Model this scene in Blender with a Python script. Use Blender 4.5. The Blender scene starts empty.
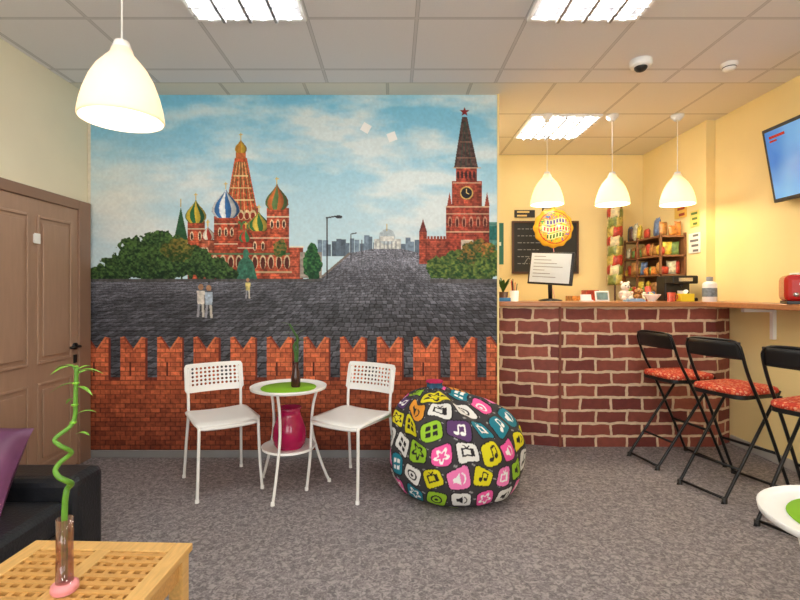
import bpy, math, random
import numpy as np
from mathutils import Vector, Matrix
random.seed(7)
rng=np.random.RandomState(5)
SC=bpy.context.scene
def s2l(c):
    c=np.asarray(c,dtype=float)
    return np.where(c<=0.04045,c/12.92,((c+0.055)/1.055)**2.4)
def lin(rgb): return tuple(float(v) for v in s2l(np.array(rgb)/255.0))+(1.0,)
# ---------------------------------------------------------------- materials
def nm(nt,op,a,b=None,c=None):
    n=nt.nodes.new('ShaderNodeMath'); n.operation=op
    for i,v in enumerate((a,b,c)):
        if v is None: continue
        if isinstance(v,(int,float)): n.inputs[i].default_value=v
        else: nt.links.new(v,n.inputs[i])
    return n.outputs[0]
def mixc(nt,f,a,b):
    n=nt.nodes.new('ShaderNodeMix'); n.data_type='RGBA'
    for s,v in ((n.inputs[0],f),(n.inputs[6],a),(n.inputs[7],b)):
        if hasattr(v,'is_output'): nt.links.new(v,s)
        else: s.default_value=v
    return n.outputs[2]
def newmat(name):
    m=bpy.data.materials.new(name); m.use_nodes=True
    nt=m.node_tree; b=nt.nodes['Principled BSDF']
    return m,nt,b
def pmat(name,rgb,rough=.5,metal=0.0,var=.06,scale=10,bump=0.0,bscale=60,emit=0,trans=0.0,stretch=None,spec=None,alpha=None):
    m,nt,b=newmat(name)
    tc=nt.nodes.new('ShaderNodeTexCoord'); mp=nt.nodes.new('ShaderNodeMapping')
    nt.links.new(tc.outputs['Object'],mp.inputs[0])
    if stretch: mp.inputs['Scale'].default_value=stretch
    no=nt.nodes.new('ShaderNodeTexNoise'); no.inputs['Scale'].default_value=scale; no.inputs['Detail'].default_value=4
    nt.links.new(mp.outputs[0],no.inputs['Vector'])
    c=np.array(lin(rgb)[:3])
    f=nm(nt,'SMOOTH_MIN',nm(nt,'MAXIMUM',nm(nt,'MULTIPLY_ADD',no.outputs['Fac'],2.0,-.5),0.0),1.0,.05)
    o=mixc(nt,f,tuple(np.clip(c*(1-var),0,1))+(1,),tuple(np.clip(c*(1+var),0,1))+(1,))
    nt.links.new(o,b.inputs['Base Color'])
    b.inputs['Roughness'].default_value=rough; b.inputs['Metallic'].default_value=metal
    if spec is not None: b.inputs['Specular IOR Level'].default_value=spec
    if trans: b.inputs['Transmission Weight'].default_value=trans
    if emit:
        b.inputs['Emission Color'].default_value=lin(rgb); b.inputs['Emission Strength'].default_value=emit
    if bump:
        n2=nt.nodes.new('ShaderNodeTexNoise'); n2.inputs['Scale'].default_value=bscale
        nt.links.new(mp.outputs[0],n2.inputs['Vector'])
        bp=nt.nodes.new('ShaderNodeBump'); bp.inputs['Strength'].default_value=bump; bp.inputs['Distance'].default_value=.01
        nt.links.new(n2.outputs['Fac'],bp.inputs['Height']); nt.links.new(bp.outputs[0],b.inputs['Normal'])
    return m
def attrmat(name,rough=.6,spec=.3):
    m,nt,b=newmat(name)
    a=nt.nodes.new('ShaderNodeAttribute'); a.attribute_name='Col'
    nt.links.new(a.outputs['Color'],b.inputs['Base Color'])
    b.inputs['Roughness'].default_value=rough; b.inputs['Specular IOR Level'].default_value=spec
    return m
def tilemat(name,x0,y0,rgb,line):
    m,nt,b=newmat(name)
    g=nt.nodes.new('ShaderNodeNewGeometry'); s=nt.nodes.new('ShaderNodeSeparateXYZ')
    nt.links.new(g.outputs['Position'],s.inputs[0])
    def d(o,off):
        f=nm(nt,'FRACT',nm(nt,'DIVIDE',nm(nt,'SUBTRACT',o,off-60),0.6))
        return nm(nt,'MULTIPLY',nm(nt,'MINIMUM',f,nm(nt,'SUBTRACT',1.0,f)),.6)
    e=nm(nt,'MINIMUM',d(s.outputs[0],x0),d(s.outputs[1],y0))
    k=nm(nt,'LESS_THAN',e,.008)
    k2=nm(nt,'LESS_THAN',e,.011)
    no=nt.nodes.new('ShaderNodeTexNoise'); no.inputs['Scale'].default_value=120
    nt.links.new(g.outputs['Position'],no.inputs['Vector'])
    base=mixc(nt,no.outputs['Fac'],tuple(v*.93 for v in lin(rgb)[:3])+(1,),lin(rgb))
    c=mixc(nt,k2,base,lin([v*.74 for v in rgb])); c=mixc(nt,k,c,lin(line))
    nt.links.new(c,b.inputs['Base Color']); b.inputs['Roughness'].default_value=.9
    return m
def floormat():
    m,nt,b=newmat('speckled_carpet')
    g=nt.nodes.new('ShaderNodeNewGeometry')
    def noise(sc,det,dist=0):
        n=nt.nodes.new('ShaderNodeTexNoise'); n.inputs['Scale'].default_value=sc; n.inputs['Detail'].default_value=det
        n.inputs['Distortion'].default_value=dist; nt.links.new(g.outputs['Position'],n.inputs['Vector']); return n.outputs['Fac']
    a=noise(42,3,1.2); c=noise(120,2); d=noise(2.0,2)
    r=nt.nodes.new('ShaderNodeValToRGB'); nt.links.new(a,r.inputs[0])
    e=r.color_ramp.elements; e[0].position=.36; e[0].color=lin((98,93,97)); e[1].position=.64; e[1].color=lin((166,159,160))
    x=r.color_ramp.elements.new(.5); x.color=lin((129,123,127))
    k=nm(nt,'MAXIMUM',nm(nt,'MULTIPLY_ADD',c,4.0,-1.8),0.0)
    k=nm(nt,'MINIMUM',k,1.0)
    o=mixc(nt,nm(nt,'MULTIPLY',k,.35),r.outputs[0],lin((186,180,180)))
    o=mixc(nt,nm(nt,'MULTIPLY',d,.2),o,lin((110,105,109)))
    nt.links.new(o,b.inputs['Base Color']); b.inputs['Roughness'].default_value=.75
    bp=nt.nodes.new('ShaderNodeBump'); bp.inputs['Strength'].default_value=.2; bp.inputs['Distance'].default_value=.004
    nt.links.new(c,bp.inputs['Height']); nt.links.new(bp.outputs[0],b.inputs['Normal'])
    return m
def brickmat():
    m,nt,b=newmat('painted_brick')
    uv=nt.nodes.new('ShaderNodeUVMap'); uv.uv_map='UVMap'
    no=nt.nodes.new('ShaderNodeTexNoise'); no.inputs['Scale'].default_value=9; no.inputs['Detail'].default_value=3
    nt.links.new(uv.outputs[0],no.inputs['Vector'])
    va=nt.nodes.new('ShaderNodeVectorMath'); va.operation='MULTIPLY_ADD'
    nt.links.new(no.outputs['Color'],va.inputs[0]); va.inputs[1].default_value=(.035,.035,0); nt.links.new(uv.outputs[0],va.inputs[2])
    br=nt.nodes.new('ShaderNodeTexBrick'); nt.links.new(va.outputs[0],br.inputs['Vector'])
    br.inputs['Scale'].default_value=1; br.inputs['Brick Width'].default_value=.25; br.inputs['Row Height'].default_value=.1035
    br.inputs['Mortar Size'].default_value=.0105; br.inputs['Mortar Smooth'].default_value=.15; br.inputs['Bias'].default_value=-.1
    br.inputs['Color1'].default_value=lin((108,44,40)); br.inputs['Color2'].default_value=lin((158,84,66)); br.inputs['Mortar'].default_value=lin((216,190,160))
    n2=nt.nodes.new('ShaderNodeTexNoise'); n2.inputs['Scale'].default_value=22; n2.inputs['Detail'].default_value=5
    nt.links.new(uv.outputs[0],n2.inputs['Vector'])
    mu=nt.nodes.new('ShaderNodeMix'); mu.data_type='RGBA'; mu.blend_type='MULTIPLY'; mu.inputs[0].default_value=.6
    nt.links.new(br.outputs['Color'],mu.inputs[6])
    g=nm(nt,'MULTIPLY_ADD',n2.outputs['Fac'],1.1,.45)
    nt.links.new(g,mu.inputs[7]); nt.links.new(mu.outputs[2],b.inputs['Base Color'])
    b.inputs['Roughness'].default_value=.6
    return m
def spotmat():
    m,nt,b=newmat('red_pattern_fabric')
    tc=nt.nodes.new('ShaderNodeTexCoord'); v=nt.nodes.new('ShaderNodeTexVoronoi'); v.inputs['Scale'].default_value=44
    nt.links.new(tc.outputs['Object'],v.inputs['Vector'])
    w=nt.nodes.new('ShaderNodeTexNoise'); w.inputs['Scale'].default_value=30; w.inputs['Distortion'].default_value=2; nt.links.new(tc.outputs['Object'],w.inputs['Vector'])
    k=nm(nt,'MULTIPLY',nm(nt,'LESS_THAN',v.outputs['Distance'],.34),.75); k2=nm(nt,'GREATER_THAN',w.outputs['Fac'],.56)
    o=mixc(nt,k2,lin((198,58,40)),lin((224,112,70))); o=mixc(nt,k,o,lin((232,176,140)))
    nt.links.new(o,b.inputs['Base Color']); b.inputs['Roughness'].default_value=.85
    return m
def shademat():
    m=bpy.data.materials.new('white_plastic_shade'); m.use_nodes=True; nt=m.node_tree; nt.nodes.clear()
    o=nt.nodes.new('ShaderNodeOutputMaterial'); d=nt.nodes.new('ShaderNodeBsdfDiffuse'); t=nt.nodes.new('ShaderNodeBsdfTranslucent'); x=nt.nodes.new('ShaderNodeMixShader')
    d.inputs[0].default_value=lin((244,238,228)); t.inputs[0].default_value=lin((255,236,205)); x.inputs[0].default_value=.32
    nt.links.new(d.outputs[0],x.inputs[1]); nt.links.new(t.outputs[0],x.inputs[2])
    e=nt.nodes.new('ShaderNodeEmission'); e.inputs[0].default_value=lin((255,240,215)); e.inputs[1].default_value=.10
    ad=nt.nodes.new('ShaderNodeAddShader'); nt.links.new(x.outputs[0],ad.inputs[0]); nt.links.new(e.outputs[0],ad.inputs[1])
    nt.links.new(ad.outputs[0],o.inputs[0]); return m
def glassmat(name,rgb):
    m=bpy.data.materials.new(name); m.use_nodes=True; nt=m.node_tree; nt.nodes.clear()
    o=nt.nodes.new('ShaderNodeOutputMaterial'); t=nt.nodes.new('ShaderNodeBsdfTransparent'); g=nt.nodes.new('ShaderNodeBsdfGlossy'); x=nt.nodes.new('ShaderNodeMixShader')
    l=nt.nodes.new('ShaderNodeLayerWeight'); l.inputs[0].default_value=.35
    t.inputs[0].default_value=lin(rgb); g.inputs['Roughness'].default_value=.05
    nt.links.new(nm(nt,'MULTIPLY_ADD',l.outputs['Facing'],.5,.05),x.inputs[0]); nt.links.new(t.outputs[0],x.inputs[1]); nt.links.new(g.outputs[0],x.inputs[2]); nt.links.new(x.outputs[0],o.inputs[0]); return m
WHITE=pmat('white_lacquer',(244,244,243),.35,var=.02)
BLACK=pmat('black_metal',(30,30,32),.3,.4,var=.1)
BLKPL=pmat('black_plastic',(22,22,24),.4,var=.1)
CREAM=pmat('cream_paint',(236,227,200),.85,var=.03,scale=3,bump=.05)
YELLOW=pmat('yellow_paint',(244,222,160),.85,var=.03,scale=3,bump=.05)
GREY=pmat('grey_trim',(140,140,142),.5)
DOOR=pmat('brown_door',(168,136,114),.45,var=.06,scale=6,stretch=(8,8,1))
DOORD=pmat('brown_door_frame',(142,110,90),.45,var=.06,scale=6)
PINE=pmat('pine_wood',(206,156,88),.4,var=.16,scale=14,stretch=(1,8,8))
PINE2=pmat('pine_wood_light',(218,174,106),.4,var=.14,scale=14,stretch=(8,1,8))
BARW=pmat('bar_wood',(178,120,78),.3,var=.14,scale=8,stretch=(1,6,6))
DWOOD=pmat('dark_wood',(84,54,36),.5,var=.15)
LEATH=pmat('black_leather',(30,32,38),.38,var=.15,bump=.2,bscale=90)
PURP=pmat('purple_fabric',(108,60,98),.45,var=.4,scale=7,bump=.8,bscale=8)
GREEN=pmat('green_felt',(132,186,34),.9,var=.05)
STEM=pmat('bamboo_green',(96,150,48),.4,var=.25,scale=25)
LEAF=pmat('leaf_green',(120,180,50),.4,var=.2,scale=20)
LEAFD=pmat('leaf_dark',(52,92,34),.5,var=.2,scale=20)
MAG=pmat('magenta_glass',(172,24,80),.12,var=.25,trans=.15)
DGL=pmat('dark_glass',(64,34,30),.1,var=.1)
PINK=pmat('pink_ceramic',(232,150,156),.3,var=.05)
CLEAR=glassmat('clear_glass',(240,222,218))
REDPL=pmat('red_enamel',(186,34,30),.2,var=.08)
CHROME=pmat('chrome',(200,200,205),.2,.9,var=.03)
SPOT=spotmat(); SHADE=shademat(); BRICK=brickmat()
def emat(name,rgb,s):
    m=bpy.data.materials.new(name); m.use_nodes=True; nt=m.node_tree; nt.nodes.clear()
    o=nt.nodes.new('ShaderNodeOutputMaterial'); e=nt.nodes.new('ShaderNodeEmission'); e.inputs[0].default_value=lin(rgb); e.inputs[1].default_value=s
    nt.links.new(e.outputs[0],o.inputs[0]); return m
TUBE=emat('fluorescent_tube',(255,252,246),54)
BULB=emat('warm_bulb',(255,232,190),9)
# ---------------------------------------------------------------- geometry
def catm(pts,n=6,closed=False):
    P=[Vector(p) for p in pts]; out=[]; N=len(P)
    rngs=range(N) if closed else range(N-1)
    for i in rngs:
        if closed: a,b,c,d=P[i-1],P[i],P[(i+1)%N],P[(i+2)%N]
        else: a=P[max(i-1,0)];b=P[i];c=P[i+1];d=P[min(i+2,N-1)]
        for k in range(n):
            t=k/n
            out.append(.5*((2*b)+(-a+c)*t+(2*a-5*b+4*c-d)*t*t+(-a+3*b-3*c+d)*t**3))
    if not closed: out.append(P[-1])
    return out
def tubeg(pts,r,n=8,closed=False,mi=0,smooth=0):
    P=catm(pts,smooth,closed) if smooth else [Vector(p) for p in pts]
    N=len(P); rs=r if isinstance(r,(list,tuple)) else None
    V=[];F=[]
    T=[]
    for i in range(N):
        if closed: t=P[(i+1)%N]-P[i-1]
        else: t=P[min(i+1,N-1)]-P[max(i-1,0)]
        T.append(t.normalized())
    up=Vector((0,0,1)) if abs(T[0].z)<.9 else Vector((1,0,0))
    nn=T[0].cross(up).normalized()
    for i in range(N):
        if i: 
            q=T[i-1].rotation_difference(T[i]); nn=q@nn
        bb=T[i].cross(nn)
        if rs: f=i/(N-1)*(len(rs)-1); k=min(int(f),len(rs)-2); rr=rs[k]+(rs[k+1]-rs[k])*(f-k)
        else: rr=r
        for j in range(n):
            a=2*math.pi*j/n; V.append(P[i]+rr*(math.cos(a)*nn+math.sin(a)*bb))
    R=N if closed else N-1
    for i in range(R):
        for j in range(n):
            a=i*n+j;b=i*n+(j+1)%n;c=((i+1)%N)*n+(j+1)%n;d=((i+1)%N)*n+j
            F.append((a,b,c,d))
    if not closed:
        F.append(tuple(range(n-1,-1,-1))); F.append(tuple((N-1)*n+j for j in range(n)))
    return (V,F,mi,True)
def latheg(prof,n=32,loc=(0,0,0),mi=0,smooth=True):
    V=[];F=[];L=Vector(loc);rows=[]
    for r,z in prof:
        if r<1e-6: rows.append([len(V)]); V.append(L+Vector((0,0,z)))
        else:
            rows.append(list(range(len(V),len(V)+n)))
            for j in range(n):
                a=2*math.pi*j/n; V.append(L+Vector((r*math.cos(a),r*math.sin(a),z)))
    for A,B in zip(rows,rows[1:]):
        for j in range(n):
            k=(j+1)%n
            if len(A)==1 and len(B)==1: continue
            if len(A)==1: F.append((A[0],B[j],B[k]))
            elif len(B)==1: F.append((A[j],A[k],B[0]))
            else: F.append((A[j],A[k],B[k],B[j]))
    return (V,F,mi,smooth)
def boxg(lo,hi,mi=0,rot=None,piv=None):
    (a,b,c),(d,e,f)=lo,hi
    V=[Vector(p) for p in ((a,b,c),(d,b,c),(d,e,c),(a,e,c),(a,b,f),(d,b,f),(d,e,f),(a,e,f))]
    if rot is not None:
        p=Vector(piv) if piv else sum(V,Vector())/8
        V=[rot@(v-p)+p for v in V]
    return (V,[(3,2,1,0),(4,5,6,7),(0,1,5,4),(1,2,6,5),(2,3,7,6),(3,0,4,7)],mi,False)
def prismg(poly,z0,z1,mi=0):
    n=len(poly); V=[Vector((x,y,z0)) for x,y in poly]+[Vector((x,y,z1)) for x,y in poly]
    F=[tuple(range(n-1,-1,-1)),tuple(range(n,2*n))]+[(i,(i+1)%n,n+(i+1)%n,n+i) for i in range(n)]
    return (V,F,mi,False)
def rrect(w,h,r,n=6):
    out=[]
    for cx,cy,a0 in ((w/2-r,h/2-r,0),(-w/2+r,h/2-r,90),(-w/2+r,-h/2+r,180),(w/2-r,-h/2+r,270)):
        for k in range(n+1):
            a=math.radians(a0+90*k/n); out.append((cx+r*math.cos(a),cy+r*math.sin(a)))
    return out
def pillowg(w,h,t,mi=0,n=20):
    V=[];F=[]
    for s in (1,-1):
        for i in range(n+1):
            for j in range(n+1):
                u=i/n*2-1;v=j/n*2-1
                k=max(0,(1-u**4)*(1-v**4))**.5
                px=1-.07*(1-v*v)*abs(u)**2; py=1-.07*(1-u*u)*abs(v)**2
                V.append(Vector((u*w/2*px,v*h/2*py,s*t/2*k)))
    m=(n+1)**2
    for s in (0,1):
        for i in range(n):
            for j in range(n):
                a=s*m+i*(n+1)+j; q=(a,a+n+1,a+n+2,a+1); F.append(q if s==0 else q[::-1])
    return (V,F,mi,True)
def xf(g,M): return ([M@Vector(v) for v in g[0]],g[1],g[2],g[3])
def T(x,y,z): return Matrix.Translation((x,y,z))
def RX(a): return Matrix.Rotation(math.radians(a),4,'X')
def RY(a): return Matrix.Rotation(math.radians(a),4,'Y')
def RZ(a): return Matrix.Rotation(math.radians(a),4,'Z')
def mk(name,geoms,mats,parent=None,bevel=0,loc=(0,0,0),rotz=0,solid=0,subs=0):
    V=[];F=[];MI=[];SM=[]
    for g in geoms:
        o=len(V); V+= [tuple(v) for v in g[0]]
        for f in g[1]: F.append(tuple(i+o for i in f)); MI.append(g[2]); SM.append(g[3])
    me=bpy.data.meshes.new(name); me.from_pydata(V,[],F); me.validate()
    if not isinstance(mats,(list,tuple)): mats=[mats]
    for m in mats: me.materials.append(m)
    if len(me.polygons)==len(MI):
        me.polygons.foreach_set('material_index',MI); me.polygons.foreach_set('use_smooth',SM)
    ob=bpy.data.objects.new(name,me); SC.collection.objects.link(ob)
    if parent: ob.parent=parent
    ob.location=loc; ob.rotation_euler=(0,0,math.radians(rotz))
    if solid:
        s=ob.modifiers.new('s','SOLIDIFY'); s.thickness=solid; s.offset=0
    if bevel:
        b=ob.modifiers.new('b','BEVEL'); b.width=bevel; b.segments=3; b.limit_method='ANGLE'; b.angle_limit=math.radians(40)
    if subs:
        s=ob.modifiers.new('u','SUBSURF'); s.levels=subs; s.render_levels=subs
    return ob
def grp(name,loc=(0,0,0),rotz=0):
    e=bpy.data.objects.new(name,None); SC.collection.objects.link(e); e.location=loc; e.rotation_euler=(0,0,math.radians(rotz)); e.empty_display_size=.1
    return e
# ---------------------------------------------------------------- raster painter (for hand painted wall mural)
def vnoise(x,y,seed=0):
    r=np.random.RandomState(seed).rand(128,128)
    xi=np.floor(x).astype(int);yi=np.floor(y).astype(int);fx=x-xi;fy=y-yi
    fx=fx*fx*(3-2*fx);fy=fy*fy*(3-2*fy)
    g=lambda a,b:r[a%128,b%128]
    return (g(xi,yi)*(1-fx)+g(xi+1,yi)*fx)*(1-fy)+(g(xi,yi+1)*(1-fx)+g(xi+1,yi+1)*fx)*fy
def fbm(x,y,o=4,seed=0):
    s=0;a=.5;t=0
    for k in range(o):
        s=s+a*vnoise(x*2**k,y*2**k,seed+k);t+=a;a*=.5
    return s/t
def hsh(a,b,s=0):
    v=np.sin(a*127.1+b*311.7+s*74.7)*43758.5453
    return v-np.floor(v)
class Cv:
    def __init__(s,x0,x1,y0,y1,k):
        s.w=int((x1-x0)*k)+1;s.h=int((y1-y0)*k)+1
        s.x,s.y=np.meshgrid(np.linspace(x0,x1,s.w),np.linspace(y0,y1,s.h))
        s.c=np.zeros((s.h,s.w,3)); s.n=fbm(s.x*.45,s.y*.45,3,3); s.n2=fbm(s.x*1.1,s.y*1.1,2,9)
    def put(s,m,col,nz=.0):
        col=np.array(col,float)/255.
        if col.ndim==1: col=col[None,None,:]*np.ones_like(s.c)
        v=col*(1+nz*(s.n[...,None]-.5)*2)
        s.c[m]=np.clip(v[m],0,1)
    def pm(s,pts):
        m=np.zeros(s.x.shape,bool);n=len(pts)
        for i in range(n):
            xa,ya=pts[i];xb,yb=pts[(i+1)%n]
            if ya==yb: continue
            cnd=((ya>s.y)!=(yb>s.y))&(s.x<(xb-xa)*(s.y-ya)/(yb-ya)+xa); m^=cnd
        return m
    def poly(s,pts,col,nz=.25): s.put(s.pm(pts),col,nz)
    def rect(s,x0,y0,x1,y1,col,nz=.25): s.put((s.x>=x0)&(s.x<=x1)&(s.y>=y0)&(s.y<=y1),col,nz)
    def ell(s,cx,cy,rx,ry,col,nz=.2): s.put(((s.x-cx)/rx)**2+((s.y-cy)/ry)**2<1,col,nz)
    def line(s,x0,y0,x1,y1,w,col,nz=.1):
        dx,dy=x1-x0,y1-y0;L=math.hypot(dx,dy);nx,ny=-dy/L*w/2,dx/L*w/2
        s.poly([(x0+nx,y0+ny),(x1+nx,y1+ny),(x1-nx,y1-ny),(x0-nx,y0-ny)],col,nz)
    def brick(s,x0,y0,x1,y1,col,bw=5,bh=2.4):
        s.rect(x0,y0,x1,y1,col,.5)
        m=(s.x>=x0)&(s.x<=x1)&(s.y>=y0)&(s.y<=y1)
        u=(s.x-x0)/max(x1-x0,1)
        s.c[m]*= (1.12-.5*np.abs(u-.4))[m][:,None]
        r=np.floor(s.y/bh); f=(s.y/bh)%1
        s.c[m&(f<.22)]*=.82
    def bush(s,cx,cy,rx,ry,c1,c2,seed=1):
        n=fbm(s.x*.22,s.y*.22,3,seed)
        m=((s.x-cx)/rx)**2+((s.y-cy)/ry)**2+(n-.5)*1.3<1
        t=np.clip((fbm(s.x*.5,s.y*.6,3,seed+5)-.3)*2.4-(s.y-cy)/ry*.25,0,1)[...,None]
        s.put(m,np.array(c1)*(1-t)+np.array(c2)*t,.3)
    def onion(s,cx,yb,w,h,c1,c2,n=5,tw=0.0):
        t=(yb-s.y)/h
        tp=[0,.08,.2,.35,.5,.65,.78,.88,1.0];rp=[.62,.82,1,.98,.82,.52,.26,.1,.0]
        r=np.interp(t,tp,rp)*w
        m=(t>=0)&(t<=1)&(np.abs(s.x-cx)<r)
        u=np.clip((s.x-cx)/np.maximum(r,.01),-1,1); a=np.arcsin(u)
        k=(np.sin(a*n*1.0+t*tw)>0)[...,None]
        col=np.where(k,np.array(c1,float),np.array(c2,float))*(1.1-.4*np.abs(u+.3))[...,None]
        s.put(m,np.clip(col,0,255),.12)
        s.line(cx,yb-h*.95,cx,yb-h-6,1.0,(225,190,90)); s.line(cx-2,yb-h-4,cx+2,yb-h-4,.9,(225,190,90))
def paint_mural():
    c=Cv(88,498,95,457,2.2); x,y=c.x,c.y
    t=np.clip((y-95)/165,0,1)[...,None]
    sky=np.array((104,184,222.))*(1-t)+np.array((190,218,230.))*t
    cl=fbm(x*.012+y*.006,y*.032-x*.004,5,21); cl2=fbm(x*.03,y*.09,4,33)
    k=np.clip((cl*.65+cl2*.35-.46)*4.2,0,1)
    k=np.clip(k*(.45+.38*np.clip((x-90)/200,0,1))+.2*np.exp(-((y-215)/45)**2)+.12,0,.88)[...,None]
    sky=sky*(1-k)+np.array((226,233,234.))*k
    q=np.exp(-(((x-115)/38)**2+((y-200)/36)**2))[...,None]*.6
    sky=sky*(1-q)+np.array((234,228,214.))*q
    c.put(np.ones(x.shape,bool),sky,.04)
    r=np.random.RandomState(3)
    for i in range(24):
        a=318+i*4.6; h=r.uniform(6,17)*(0.7 if 372<a<402 else 1)
        g=r.uniform(100,165); c.rect(a,252-h,a+r.uniform(3.5,6),256,(g*.82,g*.95,g*1.08),.2)
    c.rect(374,239,401,250,(204,206,202)); c.ell(387,237,8,8,(176,190,198)); c.rect(380,236,394,241,(215,216,212)); c.line(387,231,387,224,1,(200,180,110))
    for a in range(376,400,4): c.line(a,241,a,249,1,(130,135,140))
    base_m=c.pm([(88,279),(300,280),(322,276),(350,253),(372,249),(402,249),(424,254),(432,276),(498,280),(498,457),(88,457)])
    xw=x+ (fbm(x*.12,y*.12,2,77)-.5)*4; yw=y+(fbm(x*.1,y*.14,2,78)-.5)*2.4
    v=np.maximum(yw-232,4)
    row=np.log(v)*22; rf=row%1; ri=np.floor(row)
    col=(xw-387)/v*12+.5*(ri%2)+hsh(ri,ri,5)*.3; cf=col%1; ci=np.floor(col)
    h=hsh(ci,ri)
    far=np.clip((305-y)/45,0,1)
    g=(64+36*h)+far*42
    edge=((rf<.2)|(cf<.14))
    g=np.where(edge,g*.62,g*(1.05+.12*(rf<.45)))
    big=fbm(x*.02,y*.05,3,8); g=g*(.72+.5*big)
    cob=np.stack([g*.98,g*.99,g*1.08],-1)
    c.put(base_m,cob,.22)
    c.line(350,253,322,277,2.2,(120,110,105)); c.line(424,254,434,276,2.2,(120,112,108))
    c.brick(288,247,303,279,(166,80,58)); c.line(287,247,304,247,1.6,(230,220,200))
    c.rect(300,252,322,278,(150,140,130)); 
    RB=(172,76,52)
    c.poly([(174,240),(188,240),(181,207)],(44,86,56)); c.line(181,207,181,199,1,(200,170,80)); c.brick(176,240,187,262,(180,94,66))
    c.brick(226,206,258,281,RB); 
    c.poly([(225,214),(258,214),(247,158),(235,158)],(182,84,52),.5)
    for i in range(9):
        a=-1+i*.25; c.line(241+a*15.5,214,241+a*4.6,162,.7,(222,174,114) if i%2 else (70,100,60))
    for yy in (176,188,200): c.line(241-6-(yy-170)*.24,yy,241+6+(yy-170)*.24,yy,1.1,(226,204,150))
    for i in range(5):
        c.ell(229+i*6,215,3.4,5,(222,196,150)); c.ell(229+i*6,216,2.2,3.6,(140,48,36))
    for i in range(4):
        c.ell(232+i*6.4,226,3.6,5,(80,120,70)); c.ell(232+i*6.4,227,2.3,3.6,(166,66,44))
    c.rect(236,151,246,159,(190,104,58)); c.onion(241,153,6,14,(216,176,64),(180,124,42),3)
    c.brick(188,221,205,281,(174,82,56)); c.onion(196,223,10.5,24,(214,188,66),(40,100,62),6,2)
    c.brick(202,240,214,281,(180,98,72)); c.onion(208,240,7.5,14,(180,60,50),(226,216,198),5,2)
    c.brick(214,216,238,281,(174,78,54)); c.onion(226,218,14,30,(56,112,174),(222,228,232),7,1.2)
    c.brick(250,230,268,281,(168,74,50)); c.onion(259,231,10.5,20,(56,118,62),(206,180,76),6,2.5)
    c.brick(267,208,289,281,(180,84,58)); c.onion(277,210,11.5,27,(200,112,58),(96,122,72),6,-2)
    c.brick(238,240,254,281,(156,62,46)); c.onion(246,242,7,14,(62,132,86),(190,66,48),5,2)
    for (cx,cy) in ((192,236),(200,236),(220,232),(226,232),(232,232),(255,246),(263,246),(272,224),(278,224),(284,224),(207,252)):
        c.ell(cx,cy,1.8,4.6,(226,202,166)); c.ell(cx,cy+.6,1.1,3.6,(60,30,30))
    for (a,b,yy) in ((188,205,229),(214,238,224),(214,238,244),(267,289,217),(267,289,238),(250,268,238),(188,205,248),(238,254,248)): c.line(a,yy,b,yy,1.2,(222,204,174))
    for i in range(13):
        cx=191+i*8; c.ell(cx,262,3.2,7,(206,180,144)); c.ell(cx,263,2.3,6,(84,36,30)); 
    c.line(188,254,290,254,1.6,(84,118,84)); c.line(188,272,292,272,2,(184,158,122))
    c.poly([(234,281),(258,281),(253,262),(246,254),(239,262)],(56,106,88),.4); c.ell(246,254,3,5,(64,120,98))
    for i,(a,b,rx,ry) in enumerate(((118,268,18,12),(138,258,24,20),(160,254,26,22),(190,262,24,16),(210,268,20,12),(100,274,14,7),(158,266,44,14),(226,274,12,7))):
        c.bush(a,b,rx,ry,(22,46,28),(74,104,52),11+i)
    c.bush(178,250,16,11,(40,66,30),(124,110,50),31)
    c.bush(313,263,9,17,(24,62,40),(66,122,66),41); c.bush(312,252,5,9,(24,62,40),(58,114,60),43)
    c.bush(280,248,7,9,(40,84,40),(140,112,58),47); c.rect(88,279,322,281.5,(80,78,80),.3)
    c.line(327,279,327,218,1.6,(46,44,50)); c.line(326,218,338,216,1.4,(46,44,50)); c.ell(339,217,3.5,1.6,(60,60,66))
    c.line(351,262,351,234,1.2,(60,60,66)); c.line(351,234,357,233,1,(60,60,66)); c.line(362,256,362,240,.9,(80,80,86))
    for i in range(9): c.rect(421+i*3.2,236,423+i*3.2,240,(142,68,52))
    c.brick(420,239,450,264,(150,70,54)); c.brick(419,232,427,264,(158,72,54)); c.poly([(419,232),(427,232),(423,219)],(110,50,44))
    TB=(160,68,52)
    c.rect(488,222,498,262,(90,142,132)); c.rect(489,226,497,240,(40,106,100))
    c.brick(446,206,489,268,TB)
    c.brick(452,181,482,208,(166,74,54)); c.brick(456,166,477,183,(158,68,52))
    c.poly([(454,168),(478,168),(467,117),(462,117)],(80,60,56),.5)
    for a in (-.6,0,.6): c.line(466+a*9,168,465+a*1.2,122,.8,(56,72,64))
    c.line(457,158,475,158,1.2,(140,104,86)); c.line(460,142,471,142,1,(140,104,86))
    for i in range(4): c.poly([(447+i*12.5,206),(452+i*12.5,206),(449.5+i*12.5,192)],(144,64,50)); 
    for i in range(5): c.ell(458+i*4,175,1.3,4,(60,32,34))
    c.ell(466.5,193,6.6,6.6,(200,168,96)); c.ell(466.5,193,5.4,5.4,(28,30,36)); c.line(466.5,193,466.5,189,.9,(225,195,120)); c.line(466.5,193,469,194,.9,(225,195,120))
    for yy in (207,214,183,168,232): c.line(446 if yy>200 else 453,yy,489 if yy>200 else 481,yy,1.2,(206,168,138))
    for i in range(6): c.ell(450+i*7,222,2.1,5.6,(190,132,108)); c.ell(450+i*7,223,1.2,4.6,(88,34,30))
    c.rect(461,240,473,262,(206,190,170)); c.rect(464,244,470,260,(80,40,36))
    st=[]
    for i in range(10):
        a=-math.pi/2+i*math.pi/5; rr=5 if i%2==0 else 2.2; st.append((464.5+rr*math.cos(a),112+rr*math.sin(a)))
    c.poly(st,(130,36,38))
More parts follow.
